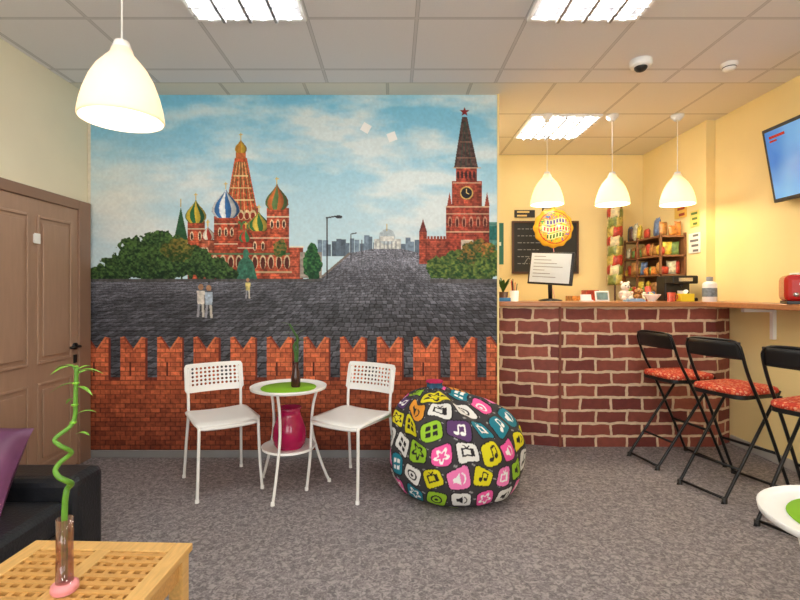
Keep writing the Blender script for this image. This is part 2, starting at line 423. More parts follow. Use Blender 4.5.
    for i,(a,b,rx,ry) in enumerate(((440,268,14,11),(456,262,15,14),(474,256,16,16),(490,262,14,18),(468,272,34,9))):
        c.bush(a,b,rx,ry,(34,68,36),(108,126,58) if i!=2 else (142,106,50),61+i)
    c.bush(486,250,8,8,(60,92,40),(180,114,58),71)
    c.put((y>279)&(y<283)&(x>430),(92,90,94),.3)
    for cx,cy,sc,sh in ((201,300,1,(214,206,196)),(209,301,1,(176,190,206)),(248,288,.62,(206,190,120))):
        c.ell(cx,cy-13*sc,2.6*sc,3*sc,(170,126,96)); c.poly([(cx-4*sc,cy-9*sc),(cx+4*sc,cy-9*sc),(cx+3.4*sc,cy+4*sc),(cx-3.4*sc,cy+4*sc)],sh)
        c.line(cx-1.8*sc,cy+4*sc,cx-3*sc,cy+17*sc,2.4*sc,(150,150,158)); c.line(cx+1.8*sc,cy+4*sc,cx+2.6*sc,cy+17*sc,2.4*sc,(196,190,180))
    bw,bh=10,4.6
    ri=np.floor((y-380)/bh);rf=((y-380)/bh)%1;bx=(x/bw+.5*(ri%2));bf=bx%1;h=hsh(np.floor(bx),ri,2)
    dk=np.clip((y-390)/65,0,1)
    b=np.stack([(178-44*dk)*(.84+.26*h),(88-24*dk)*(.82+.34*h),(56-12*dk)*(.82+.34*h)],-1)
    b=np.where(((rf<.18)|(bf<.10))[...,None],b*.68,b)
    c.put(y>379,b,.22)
    c.put((y>377)&(y<381),(112,52,38),.3)
    per=36.6
    for i in range(12):
        a=84+i*per
        pts=[(a,380),(a,338),(a+4,337),(a+13,350),(a+22,337),(a+26,338),(a+26,380)]
        m=c.pm(pts); 
        c.put(m,np.clip(b*1.14+6,0,255),.2)
        c.line(a,338,a+4,337,1.2,(216,124,80)); c.line(a+4,337,a+13,350,1.6,(140,60,42)); c.line(a+13,350,a+22,337,1.6,(216,124,80))
        c.line(a+26,338,a+26,380,2.2,(112,50,38)); c.line(a+10,362,a+10,376,1.8,(90,40,32))
    c.put((x<91)&(y<338),(224,216,196),.05)
    return c
def gridmesh(name,VX,cols,mat,parent=None,wrap=False):
    h,w,_=VX.shape; idx=np.arange(h*w).reshape(h,w)
    if wrap: nx=np.roll(idx,-1,axis=1); A=idx[:-1];B=nx[:-1];C=nx[1:];D=idx[1:]
    else: A=idx[:-1,:-1];B=idx[:-1,1:];C=idx[1:,1:];D=idx[1:,:-1]
    F=np.stack([A,B,C,D],-1).reshape(-1,4)
    me=bpy.data.meshes.new(name); me.from_pydata(VX.reshape(-1,3).tolist(),[],F.tolist())
    at=me.color_attributes.new('Col','FLOAT_COLOR','POINT')
    rgba=np.ones((h*w,4),dtype=np.float32); rgba[:,:3]=s2l(np.clip(cols.reshape(-1,3),0,1)); at.data.foreach_set('color',rgba.ravel())
    me.materials.append(mat); me.polygons.foreach_set('use_smooth',[True]*len(me.polygons)); me.update()
    ob=bpy.data.objects.new(name,me); SC.collection.objects.link(ob)
    if parent: ob.parent=parent
    return ob
# ---------------------------------------------------------------- room
H=2.74; XL=-2.31; XR=2.80; YB=3.63; YR=5.22; YN=-2.2
mk('floor',[boxg((XL-.1,YN-.1,-.1),(XR+.1,YR+.1,0))],floormat())
mk('ceiling',[boxg((XL-.1,YN-.1,H),(XR+.1,3.42,H+.1))],tilemat('ceiling_tiles',.13,2.62,(236,234,236),(210,208,210)))
mk('ceiling_bar',[boxg((XL-.1,3.42,H),(XR+.1,YR+.1,H+.1))],tilemat('ceiling_tiles_bar',1.16,4.02,(236,231,218),(206,200,186)))  # warm pendant light is put into the bar tile colours as yellower tint
mk('wall_left',[boxg((XL-.1,YN,0),(XL,YB+.1,H))],CREAM)
mk('wall_back',[boxg((XL,YB,0),(.794,YB+.1,H))],CREAM)
mk('wall_bar_left',[boxg((.694,YB+.1,0),(.794,YR,H))],YELLOW)
mk('wall_bar_back',[boxg((.694,YR,0),(XR+.1,YR+.1,H))],YELLOW)
mk('wall_bar_right',[boxg((2.72,4.17,0),(XR+.1,YR,H))],YELLOW)
mk('wall_right',[boxg((XR,YN,0),(XR+.1,4.17,H))],YELLOW)
w1=[(-1.9,-.2),(.6,2.3)]  # openings added in the unseen front wall to carry the fill lights
mk('wall_front',[boxg((XL-.1,YN-.1,0),(XR+.1,YN,.85)),boxg((XL-.1,YN-.1,2.4),(XR+.1,YN,H)),boxg((XL-.1,YN-.1,.85),(-1.9,YN,2.4)),boxg((-.2,YN-.1,.85),(.6,YN,2.4)),boxg((2.3,YN-.1,.85),(XR+.1,YN,2.4))],CREAM)
for i,(a,b) in enumerate(w1):
    g=grp('fill_window_%d'%(i+1))
    mk('frame',[boxg((a,YN-.08,.85),(a+.05,YN-.02,2.4)),boxg((b-.05,YN-.08,.85),(b,YN-.02,2.4)),boxg((a+.05,YN-.08,.85),(b-.05,YN-.02,.9)),boxg((a+.05,YN-.08,2.35),(b-.05,YN-.02,2.4)),boxg(((a+b)/2-.03,YN-.08,.9),((a+b)/2+.03,YN-.02,2.35))],WHITE,g,bevel=.004)
    l=bpy.data.lights.new('fill_light','AREA'); l.shape='RECTANGLE'; l.size=1.6;l.size_y=1.45;l.energy=46; l.color=(1,.985,.96)  # area light added behind the camera to brighten mural, chairs and ceiling
    o=bpy.data.objects.new('fill_light',l); SC.collection.objects.link(o); o.parent=g; o.location=((a+b)/2,YN-.12,1.62); o.rotation_euler=(math.radians(96),0,0)
mk('baseboard_back',[boxg((XL,YB-.018,0),(.794,YB-.004,.055))],GREY,bevel=.004)
mk('baseboard_left',[boxg((XL,YN,0),(XL+.015,2.46,.06))],GREY,bevel=.004)
mk('baseboard_right',[boxg((XR-.015,YN,0),(XR,3.97,.07))],pmat('pale_trim',(176,172,166),.5),bevel=.004)
mk('trim_mural_edge',[boxg((.786,YB-.012,0),(.80,YB+.10,H))],YELLOW)
cv=paint_mural()
VX=np.stack([(cv.x-393)*YB/480,np.full(cv.x.shape,YB-.003),1.24-(cv.y-293)*YB/480],-1)
VX[...,2]=np.clip(VX[...,2],.0,H)
gridmesh('painted_mural',VX,cv.c,attrmat('mural_paint',.6,.25))
for (px,pz,r) in ((-.205,2.487,30),(-.008,2.42,-20)):
    mk('paper_note',[xf(boxg((-.033,-.002,-.033),(.033,.0,.033)),T(px,YB-.0035,pz)@RY(r))],WHITE)
# door
g=grp('door_1',(XL,0,0))
mk('leaf',[boxg((.0,2.60,.01),(.03,3.47,1.84))],DOOR,g,bevel=.003)
pn=[]
for (a,b,c,d) in ((2.67,3.0,.12,.66),(3.07,3.40,.12,.66),(2.67,3.0,.78,1.74),(3.07,3.40,.78,1.74)):
    pn+=[boxg((.03,a,c),(.040,a+.02,d)),boxg((.03,b-.02,c),(.040,b,d)),boxg((.03,a+.02,c),(.040,b-.02,c+.02)),boxg((.03,a+.02,d-.02),(.040,b-.02,d))]
    pn.append(boxg((.03,a+.045,c+.045),(.042,b-.045,d-.045)))
mk('raised_panels',pn,DOOR,g,bevel=.005)
mk('frame',[boxg((0,3.47,0),(.045,3.60,1.91)),boxg((0,2.47,0),(.045,2.60,1.91)),boxg((0,2.60,1.84),(.045,3.47,1.91))],DOORD,g,bevel=.006)
mk('handle',[latheg([(0,0),(.024,0),(.024,.012),(0,.012)],20),],BLACK,g).matrix_local=T(.03,3.435,.86)@RY(90)
mk('lever',[tubeg([(.035,3.435,.86),(.075,3.435,.86),(.082,3.42,.86),(.082,3.32,.86)],.010)],BLACK,g)
mk('lock',[boxg((.03,3.42,.74),(.042,3.45,.80))],BLACK,g,bevel=.004)
mk('door_sign',[boxg((.042,3.035,1.555),(.045,3.085,1.62)),boxg((.03,3.04,1.56),(.042,3.08,1.615))],WHITE,g)
RFL=pmat('reflector',(150,150,154),.4,.3)
def fixture(x0,y0):
    g=grp('fluorescent_ceiling_light',(x0,y0,H))
    fr=[boxg((0,0,-.018),(.02,.6,0)),boxg((.58,0,-.018),(.6,.6,0)),boxg((.02,0,-.018),(.58,.02,0)),boxg((.02,.58,-.018),(.58,.6,0))]
    mk('frame',fr,WHITE,g)
    mk('reflector',[boxg((.02,.02,-.004),(.58,.58,-.0005))],RFL,g)
    mk('tubes',[tubeg([(.09+i*.14,.035,-.020),(.09+i*.14,.565,-.020)],.012,8) for i in range(4)],TUBE,g)
    lv=[boxg((.16+i*.14-.008,.02,-.040),(.16+i*.14+.008,.58,-.004)) for i in range(3)]
    lv+=[boxg((.02,.09+j*.07-.003,-.040),(.58,.09+j*.07+.003,-.034)) for j in range(7)]
    mk('louvre',lv,RFL,g)
for p in ((-1.07,2.02),(.73,2.02),(-1.07,.22),(.73,.22),(-1.07,-1.58),(.73,-1.58),(1.16,4.02)): fixture(*p)  # unseen pairs over and behind the camera are added for extra light
g=grp('dome_camera',(1.6,3.1,H)); mk('base',[latheg([(0,0),(.068,0),(.068,-.028),(.060,-.042),(0,-.042)],28)],WHITE,g)
mk('dome',[latheg([(.040,-.04),(.038,-.052),(.028,-.064),(.013,-.071),(0,-.073)],28)],BLKPL,g)
g=grp('smoke_detector',(2.2,3.14,H)); mk('body',[latheg([(0,0),(.05,0),(.05,-.015),(.04,-.022),(.038,-.035),(.028,-.045),(0,-.046)],28)],WHITE,g)
mk('slots',[latheg([(.0402,-.024),(.0402,-.03)],28)],BLKPL,g)
def pendant(x,y,zb,r,pw,rgb=(1,.86,.66)):
    g=grp('pendant_lamp',(x,y,0)); k=r/.14
    pr=[(.028,.262),(.033,.256),(.038,.238),(.056,.217),(.082,.185),(.105,.142),(.123,.092),(.134,.048),(.139,.016),(.140,.006),(.137,0)]
    mk('shade',[latheg([(a*k,zb+b*k) for a,b in pr],48)],SHADE,g,solid=.003)
    top=zb+.262*k
    mk('socket',[latheg([(0,top+.02),(.022,top+.02),(.028,top),(.028,top-.05),(0,top-.05)],20)],WHITE,g)
    mk('cord',[tubeg([(0,0,top+.015),(0,0,H-.03)],.003,6)],WHITE,g)
    mk('canopy',[latheg([(0,H-.05),(.02,H-.05),(.05,H-.02),(.052,H),(0,H)],24)],WHITE,g)
    mk('bulb',[latheg([(0,zb+.07*k),(.02,zb+.075*k),(.032,zb+.10*k),(.03,zb+.125*k),(.016,zb+.155*k),(.014,top-.05)],20)],BULB,g)
    l=bpy.data.lights.new('bulb_light','POINT'); l.energy=pw; l.color=rgb; l.shadow_soft_size=.05
    o=bpy.data.objects.new('bulb_light',l); SC.collection.objects.link(o); o.parent=g; o.location=(0,0,zb+.035*k)
pendant(-.864,1.53,1.79,.123,2.0,(1,.93,.82))
for x in (1.30,1.85,2.40): pendant(x,4.05,1.985,.136,9.5,(1,.80,.52))
# ---------------------------------------------------------------- bar
g=grp('brick_bar_counter')
path=[(.797,4.02),(1.345,3.87),(2.60,3.87),(2.797,3.99)]; back=[(2.797,4.13),(2.60,4.01),(1.36,4.01),(.797,4.16)]
me=bpy.data.meshes.new('brick_front'); V=[];F=[];UV=[]
pl=path+back; s=0
for i in range(len(pl)):
    a=pl[i];b=pl[(i+1)%len(pl)];L=math.dist(a,b);o=len(V)
    V+=[(*a,0),(*b,0),(*b,1.13),(*a,1.13)];F.append((o,o+1,o+2,o+3));UV+=[(s,0),(s+L,0),(s+L,1.13),(s,1.13)];s+=L
me.from_pydata(V,[],F); u=me.uv_layers.new(name='UVMap')
for i,l in enumerate(me.loops): u.data[i].uv=UV[l.vertex_index]
me.materials.append(BRICK); o=bpy.data.objects.new('brick_front',me); SC.collection.objects.link(o); o.parent=g
mk('countertop',[prismg([(.797,3.95),(1.33,3.80),(2.48,3.80),(2.48,1.2),(2.797,1.2),(2.797,4.167),(2.717,4.167),(2.717,4.40),(.797,4.40)],1.13,1.17)],BARW,g,bevel=.006)
mk('corner_strip',[boxg((1.337,3.858,0),(1.353,3.872,1.13))],pmat('brown_strip',(128,70,52),.5),g)
mk('shelf_brackets',[boxg((2.56,y,1.10),(2.797,y+.03,1.13)) for y in (1.5,2.6,3.5)]+[boxg((2.77,y,.9),(2.797,y+.03,1.10)) for y in (1.5,2.6,3.5)],WHITE,g)
g=grp('back_counter_cabinet'); mk('carcass',[boxg((.80,4.86,0),(2.717,5.217,.88))],pmat('beige_laminate',(220,205,175),.5),g); mk('top',[boxg((.80,4.83,.88),(2.717,5.217,.91))],BARW,g,bevel=.004)
mk('door_fronts',[boxg((.83+i*.47,4.85,.05),(1.27+i*.47,4.86,.85)) for i in range(4)],WHITE,g)
CT=1.17
# ---------------------------------------------------------------- stools
def stool(x,y,rz):
    g=grp('folding_bar_stool',(x,y,0),rz); r=.0098
    for nme,w in (('frame_back',.18),):
        pts=[(.23,-w,.012),(.21,-w,.05),(.0,-w,.50),(-.13,-w,.74),(-.185,-w,.88),(-.195,-w+.01,.925),(-.20,-w+.05,.95),(-.205,0,.955),(-.20,w-.05,.95),(-.195,w-.01,.925),(-.185,w,.88),(-.13,w,.74),(.0,w,.50),(.21,w,.05),(.23,w,.012)]
        mk(nme,[tubeg(pts,r,8,smooth=5),tubeg([(.225,-w,.018),(.225,w,.018)],r*.9),tubeg([(.115,-w,.26),(.115,w,.26)],r*.95)],BLACK,g)
    w=.15
    pts=[(-.29,-w,.012),(-.27,-w,.04),(.14,-w,.59),(.16,-w,.61)]
    mk('frame_front',[tubeg([(p[0],sg*p[1],p[2]) for p in pts],r,8,smooth=4) for sg in (1,-1)]+[tubeg([(-.28,-w,.025),(-.28,w,.025)],r*.9),tubeg([(.15,-.18,.60),(.15,.18,.60)],r*.9),tubeg([(-.165,-.15,.185),(-.165,.15,.185)],r*.8)],BLACK,g)
    mk('feet',[latheg([(0,0),(.015,0),(.015,.03),(0,.03)],12,(a,b,0)) for a,b in ((.228,.18),(.228,-.18),(-.286,.15),(-.286,-.15))],BLKPL,g)
    V=[];F=[];n=14
    for i in range(n+1):
        t=i/n*2-1; yy=t*.175; dx=-.02*(1-t*t)
        for z,o in ((.845,.010),(.87,.003),(.92,-.008),(.948,-.012)): V.append((-.185+dx+o,yy,z))
    for i in range(n):
        for k in range(3): a=i*4+k; F.append((a,a+1,a+5,a+4))
    mk('backrest',[(V,F,0,True)],BLKPL,g,solid=.012)
    mk('seat_plate',[([Vector((a-.0,b,z)) for z in (.60,.625) for a,b in rrect(.36,.335,.06)],[tuple(range(27,-1,-1)),tuple(range(28,56))]+[(i,(i+1)%28,28+(i+1)%28,28+i) for i in range(28)],0,False)],BLKPL,g,bevel=.004)
    c=[]
    for z,k in ((.625,.96),(.630,1.0),(.646,1.0),(.657,.97),(.662,.88),(.664,.6)):
        c.append([(a*k,b*k,z) for a,b in rrect(.37,.345,.07)])
    V=[p for rw in c for p in rw]; F=[(i*28+j,i*28+(j+1)%28,(i+1)*28+(j+1)%28,(i+1)*28+j) for i in range(5) for j in range(28)]+[tuple(range(5*28,6*28)),tuple(range(27,-1,-1))]
    mk('seat_cushion',[(V,F,0,True)],SPOT,g)
stool(2.11,3.56,10); stool(2.18,3.06,18); stool(2.265,2.53,22)
# ---------------------------------------------------------------- white chairs
def chair(x,y,ang):
    g=grp('white_metal_chair',(x,y,0),ang); r=.0095
    for s,n in ((-1,'leg_left'),(1,'leg_right')):
        mk('back_'+n,[tubeg([(s*.19,.245,.0),(s*.18,.215,.25),(s*.172,.19,.44),(s*.172,.20,.60),(s*.165,.225,.73)],r,8,smooth=5)],WHITE,g)
        mk('front_'+n,[tubeg([(s*.195,-.215,.0),(s*.185,-.195,.2),(s*.178,-.185,.435)],r,8,smooth=4)],WHITE,g)
    mk('seat_frame',[tubeg([(-.178,-.185,.432),(-.175,.19,.432)],r),tubeg([(.178,-.185,.432),(.175,.19,.432)],r),tubeg([(-.178,-.185,.432),(.178,-.185,.432)],r*.9),tubeg([(-.172,.19,.432),(.172,.19,.432)],r*.9)],WHITE,g)
    V=[];F=[];n=16;m=16
    for i in range(n+1):
        for j in range(m+1):
            u=i/n*2-1;v=j/m*2-1
            xx=u*.2;yy=v*.2
            k=max(abs(u),abs(v)); 
            if abs(u)>.7 and abs(v)>.7:
                du,dv=(abs(u)-.7)/.3,(abs(v)-.7)/.3; mm=max(du,dv);L=math.hypot(du,dv)
                if L>0: f=mm/L; xx=math.copysign((.7+.3*du*f)*.2,u);yy=math.copysign((.7+.3*dv*f)*.2,v)
            z=.448+.010*(u*u)-.004-(.022*max(0,(-v-.75)/.25)**2)+.006*v-(.006 if k>.97 else 0)
            V.append((xx,yy-.0,z))
    for i in range(n):
        for j in range(m): a=i*(m+1)+j; F.append((a,a+m+1,a+m+2,a+1))
    mk('seat',[(V,F,0,True)],WHITE,g,solid=.010)
    nx,ny=13,5; W,Hh=.385,.19; V=[];F=[]
    def mp(u,v):
        xx=(u-.5)*W; e=abs(u-.5)*2
        zz=.570+v*Hh
        if e>.9: 
            q=(e-.9)/.1; sh=.022*(1-math.sqrt(max(0,1-q*q))); zz=zz+(sh if v<.5 else -sh)*abs(v-.5)*2
        return (xx,.205+.035*v-.0+.028*(1-e*e)-.012,zz)
    def quad(u0,v0,u1,v1):
        o=len(V); V.extend([mp(u0,v0),mp(u1,v0),mp(u1,v1),mp(u0,v1)]); F.append((o,o+1,o+2,o+3))
    v0h,v1h=.2,.88
    for i in range(nx):
        ua=.03+.94*i/nx; ub=.03+.94*(i+1)/nx
        quad(ua,0,ub,v0h*.5); quad(ua,v0h*.5,ub,v0h); quad(ua,v1h,ub,1)
        for j in range(ny):
            va=v0h+(v1h-v0h)*j/ny; vb=v0h+(v1h-v0h)*(j+1)/ny; uc,vc=(ua+ub)/2,(va+vb)/2
            o=len(V)
            out=[(ua,va),(uc,va),(ub,va),(ub,vc),(ub,vb),(uc,vb),(ua,vb),(ua,vc)]
            for p in out: V.append(mp(*p))
            for k in range(8):
                a=math.radians(-135+45*k); V.append(mp(uc+(ub-ua)*.33*math.cos(a),vc+(vb-va)*.33*math.sin(a)))
            for k in range(8): F.append((o+k,o+(k+1)%8,o+8+(k+1)%8,o+8+k))
    for j in range(8): quad(0,j/8,.03,(j+1)/8); quad(.97,j/8,1,(j+1)/8)
    mk('perforated_backrest',[(V,F,0,False)],WHITE,g,solid=.006)
    mk('feet',[latheg([(0,0),(.012,0),(.012,.02),(0,.02)],12,p) for p in ((-.19,.245,0),(.19,.245,0),(-.195,-.215,0),(.195,-.215,0))],WHITE,g)
chair(-1.11,3.12,33); chair(-.265,3.10,-31)
# ---------------------------------------------------------------- round tray tables
def rtable(x,y,rot=0):
    g=grp('round_side_table',(x,y,0),rot); R=.24
    mk('tray_top',[latheg([(0,.628),(R-.02,.628),(R-.003,.634),(R,.650),(R-.004,.652),(R-.008,.640),(R-.022,.636),(0,.636)],56)],WHITE,g)
    mk('placemat',[latheg([(0,.636),(.172,.636),(.174,.638),(.172,.641),(0,.641)],48)],GREEN,g)
    lg=[]
    for k in range(3):
        a=math.radians(-90+120*k); ca,sa=math.cos(a),math.sin(a)
        lg.append(tubeg([(ca*q,sa*q,z) for q,z in ((.265,.008),(.24,.06),(.19,.2),(.15,.36),(.155,.5),(.18,.6),(.19,.63))],.009,8,smooth=5))
    mk('legs',lg,WHITE,g)
    mk('feet',[latheg([(0,0),(.013,0),(.011,.02),(0,.02)],12,(.265*math.cos(math.radians(-90+120*k)),.265*math.sin(math.radians(-90+120*k)),0)) for k in range(3)],WHITE,g)
    mk('lower_tray',[latheg([(0,.256),(.165,.256),(.170,.272),(.166,.272),(.16,.264),(0,.264)],40)],WHITE,g)
TX,TY=-.665,3.06
rtable(TX,TY,-8)
rtable(1.235,1.235,30)
g=grp('magenta_vase',(TX+.01,TY-.02,.264))
mk('body',[latheg([(0,0),(.075,0),(.098,.025),(.106,.07),(.102,.12),(.088,.165),(.072,.205),(.066,.235),(.076,.255),(.068,.255),(.058,.235),(0,.21)],40)],MAG,g)
def leafg(p,d,L,w,droop=.3,mi=0,n=7):
    p=Vector(p);d=Vector(d).normalized();s=d.cross(Vector((0,0,1)))
    if s.length<.1: s=Vector((1,0,0))
    s.normalize();V=[];F=[]
    for i in range(n+1):
        t=i/n; c=p+d*L*t-Vector((0,0,droop*L*t*t)); ww=w*math.sin(math.pi*min(1,t*.93+.07))**.8*(1-t*.3)
        up=Vector((0,0,ww*.25))
        V+=[c-s*ww+up,c,c+s*ww+up]
    for i in range(n):
        a=i*3; F+=[(a,a+1,a+4,a+3),(a+1,a+2,a+5,a+4)]
    return (V,F,mi,True)
g=grp('bamboo_in_vase',(TX+.045,TY+.0,.642))
mk('vase',[latheg([(0,0),(.026,0),(.03,.01),(.03,.06),(.022,.10),(.016,.13),(.02,.16),(.016,.16),(.012,.13),(0,.12)],24)],DGL,g)
mk('stems',[tubeg([(.0,0,.11),(.0,0,.2),(-.012,.005,.26),(.012,.01,.30),(-.006,0,.34),(-.04,0,.40)],[.010,.009,.007],8,smooth=6),tubeg([(.004,0,.11),(.012,0,.22),(.008,0,.33)],.007,8,smooth=4)],LEAFD,g)
mk('leaves',[leafg((-.03,0,.39),(-.9,.1,.5),.09,.011),leafg((-.03,0,.38),(.7,-.2,.4),.08,.010),leafg((-.005,0,.34),(-.8,-.4,.3),.08,.01),leafg((.008,0,.33),(.7,.2,.8),.08,.010),leafg((.01,0,.30),(.8,-.3,.1),.07,.01)],LEAFD,g)
# ---------------------------------------------------------------- bean bag
def beanbag(x,y):
    prof=[(.0,0),(.15,0),(.28,0),(.365,.035),(.415,.12),(.427,.22),(.418,.33),(.382,.43),(.32,.51),(.235,.57),(.15,.605),(.07,.63),(.045,.655),(.05,.68),(.0,.69)]
    P=[Vector((a,0,b)) for a,b in prof]; P=catm([(p.x,0,p.z) for p in P],22); 
    R=np.maximum(np.array([p.x for p in P]),.0005);Z=np.array([max(0,p.z) for p in P])
    S=np.concatenate([[0],np.cumsum(np.hypot(np.diff(R),np.diff(Z)))])
    nt=900; th=np.linspace(0,2*np.pi,nt,endpoint=False)
    TH,RR=np.meshgrid(th,R);_,ZZ=np.meshgrid(th,Z);_,SS=np.meshgrid(th,S)
    q=np.clip(ZZ/.25,0,1)*np.clip((.66-ZZ)/.1,0,1)
    R2=RR*(1+q*(.028*np.sin(3*TH+1)+.020*np.sin(7*TH+ZZ*9)+.011*np.sin(15*TH+2+ZZ*14)))
    f=np.clip((ZZ-.35)/.3,0,1)
    R2=R2*(1+f*.08*np.sin(9*TH+.5+ZZ*4))
    X=R2*np.cos(TH)-.13*f**1.5; Y=R2*np.sin(TH); Z3=ZZ+q*(.014*np.sin(5*TH+3)+.010*np.sin(11*TH+ZZ*20))
    rowh=.132; row=np.floor((SS+.03)/rowh); b=((SS+.03)/rowh-row)*2-1
    rc=np.interp((row+.5)*rowh,S,R); n=np.maximum(np.round(2*np.pi*rc/.142),1)
    tt=TH/(2*np.pi)*n+.37*row; ci=np.floor(tt)%n; a=(tt-np.floor(tt))*2-1
    rot=(hsh(ci,row,3)-.5)*.6; sx=.80+.14*hsh(ci,row,6); ar=(a*np.cos(rot)-b*np.sin(rot))/sx*.84; br=(a*np.sin(rot)+b*np.cos(rot))/sx*.84
    pal=np.array([(236,92,166),(222,214,34),(30,126,148),(228,228,226),(240,128,188),(92,60,110),(226,150,50),(226,214,40),(150,196,50),(236,92,164)])/255.
    h=hsh(ci,row,1); hi=(h*10).astype(int)%10; ic=(hsh(ci,row,2)*6).astype(int)%6
    base=np.array((60,58,62))/255.
    C=np.ones(X.shape+(3,))*base
    dd=(np.abs(np.sin(TH*14+SS*20)*np.sin(SS*70+TH*3))>.93); C[dd]=np.array((150,150,150))/255.
    sq=(np.abs(ar)**5+np.abs(br)**5)<.76**5
    rim=(np.abs(ar)**5+np.abs(br)**5)<.84**5
    C[rim]=np.array((26,24,28))/255.; C[sq]=pal[hi][sq]
    ar=ar*1.05;br=br*1.05
    r=np.hypot(ar,br);an=np.arctan2(br,ar)
    star=(r<.5*(1+.34*np.cos(5*an+1.57)))&~(r<.3*(1+.34*np.cos(5*an+1.57))); ring=((r<.5)&(r>.36))|(r<.16)
    tv=(np.abs(ar)<.5)&(np.abs(br)<.36)&~((np.abs(ar+.08)<.28)&(np.abs(br)<.22)); tv|=(br>.36)&(br<.6)&(np.abs(np.abs(ar)-(br-.36))<.07)
    spk=((np.abs(ar+.25)<.16)&(np.abs(br)<.2))|((ar>-.2)&(ar<.12)&(np.abs(br)<.2+(ar+.2)*.8))|((r>.42)&(r<.52)&(ar>.25))
    note=(((ar+.18)**2+(br+.32)**2)<.03)|(((ar-.25)**2+(br+.22)**2)<.03)|((np.abs(ar+.03)<.05)&(br>-.35)&(br<.45))|((np.abs(ar-.4)<.05)&(br>-.25)&(br<.5))|((ar>-.05)&(ar<.44)&(br>.36)&(br<.52))
    grid4=((np.abs(np.abs(ar)-.26)<.18)&(np.abs(np.abs(br)-.26)<.18))
    masks=[star,ring,tv,spk,note,grid4]; dark=np.array((38,34,40))/255.;wh=np.array((245,245,245))/255.
    for k,m in enumerate(masks):
        mm=sq&m&(ic==k); lightp=(hi==1)|(hi==3)|(hi==7)|(hi==8)|(hi==6)
        C[mm&lightp]=dark; C[mm&~lightp]=wh
    C[(ZZ>.64)]=np.array((50,90,120))/255.
    C[(ZZ>.67)]=np.array((190,40,90))/255.
    VX=np.stack([X+x,Y+y,Z3],-1)
    return gridmesh('bean_bag_chair',VX,C,attrmat('printed_fabric',.75,.3),wrap=True)
beanbag(.395,3.07)
# ---------------------------------------------------------------- sofa & cushion
g=grp('black_leather_sofa')
mk('base',[boxg((-2.27,.55,.06),(-1.42,2.14,.22))],LEATH,g,bevel=.02)
mk('seat_cushion_1',[boxg((-2.08,1.33,.22),(-1.40,2.085,.345))],LEATH,g,bevel=.04)
mk('seat_cushion_2',[boxg((-2.08,.62,.22),(-1.40,1.325,.345))],LEATH,g,bevel=.04)
mk('backrest',[boxg((-2.28,.55,.20),(-2.07,2.30,.66))],LEATH,g,bevel=.05)
mk('arm_1',[boxg((-2.26,2.09,.03),(-1.38,2.30,.43))],LEATH,g,bevel=.04)
mk('arm_2',[boxg((-2.26,.40,.03),(-1.39,.61,.44))],LEATH,g,bevel=.04)
mk('feet',[boxg((a,b,0),(a+.05,b+.05,.06)) for a in (-2.2,-1.5) for b in (.45,2.2)],CHROME,g)
mk('purple_cushion',[xf(pillowg(.46,.38,.16),T(-1.775,1.955,.515)@RZ(8)@RX(66)@RZ(-7))],PURP)
# ---------------------------------------------------------------- slatted wood table
g=grp('slatted_wood_table',(-.865,1.16,0),-2)
W,D,ht=.49,.62,.48; t=.022
mk('top_frame',[boxg((-W/2,-D/2,ht-t),(-W/2+.05,D/2,ht)),boxg((W/2-.05,-D/2,ht-t),(W/2,D/2,ht)),boxg((-W/2+.05,D/2-.05,ht-t),(W/2-.05,D/2,ht)),boxg((-W/2+.05,-D/2,ht-t),(W/2-.05,-D/2+.05,ht)),boxg((-.022,-D/2+.05,ht-t),(.022,D/2-.05,ht))],PINE2,g,bevel=.003)
sl=[];nS=15
for i in range(nS):
    yy=-D/2+.05+(D-.10)*(i+.5)/nS; sl.append(boxg((-W/2+.045,yy-.0085,ht-.016),(W/2-.045,yy+.0085,ht-.002)))
for s in (-1,1):
    for i in range(5):
        xx=s*(.022+(W/2-.072)*(i+.5)/5); sl.append(boxg((xx-.007,-D/2+.045,ht-.020),(xx+.007,D/2-.045,ht-.004)))
mk('slats',sl,PINE,g)
mk('apron',[boxg((-W/2+.03,-D/2+.02,ht-.09),(W/2-.03,-D/2+.04,ht-t)),boxg((-W/2+.03,D/2-.04,ht-.09),(W/2-.03,D/2-.02,ht-t)),boxg((-W/2+.02,-D/2+.03,ht-.09),(-W/2+.04,D/2-.03,ht-t)),boxg((W/2-.04,-D/2+.03,ht-.09),(W/2-.02,D/2-.03,ht-t))],PINE,g)
mk('legs',[boxg((a,b,0),(a+.042,b+.042,ht-t)) for a in (-W/2+.008,W/2-.05) for b in (-D/2+.008,D/2-.05)],PINE2,g,bevel=.003)
mk('lower_shelf',[boxg((-W/2+.03,yy,.14),(W/2-.03,yy+.078,.16)) for yy in [-D/2+.03+k*.082 for k in range(7)]]+[boxg((a,-D/2+.02,.115),(a+.02,D/2-.02,.14)) for a in (-W/2+.02,W/2-.04)],DWOOD,g)
g=grp('lucky_bamboo_in_glass',(-.838,1.225,.48))
mk('base_ring',[latheg([(0,0),(.028,0),(.032,.006),(.031,.018),(.022,.024),(0,.024)],28)],PINK,g)
mk('glass_tube',[latheg([(0,.024),(.02,.024),(.0195,.10),(.0195,.185),(.0175,.185),(.0175,.03),(0,.028)],28)],CLEAR,g)
st=[(.0,0,.03),(.0,0,.20),(.004,0,.25)]
for k in range(11):
    a=k*math.pi/3; st.append((.004+.017*math.sin(a),.017*math.cos(a)-.01,.26+k*.0135))
st+=[(.022,0,.43),(.028,0,.50),(.03,0,.57)]
mk('stalk',[tubeg(st,[.0075,.007,.006,.0055,.005],10,smooth=5)],STEM,g)
mk('nodes',[latheg([(.006,-.003),(.0088,0),(.006,.003)],12,p) for p in ((0,0,.10),(0,0,.16),(.022,0,.43),(.026,0,.475),(.029,0,.53))],LEAF,g)
lv=[]
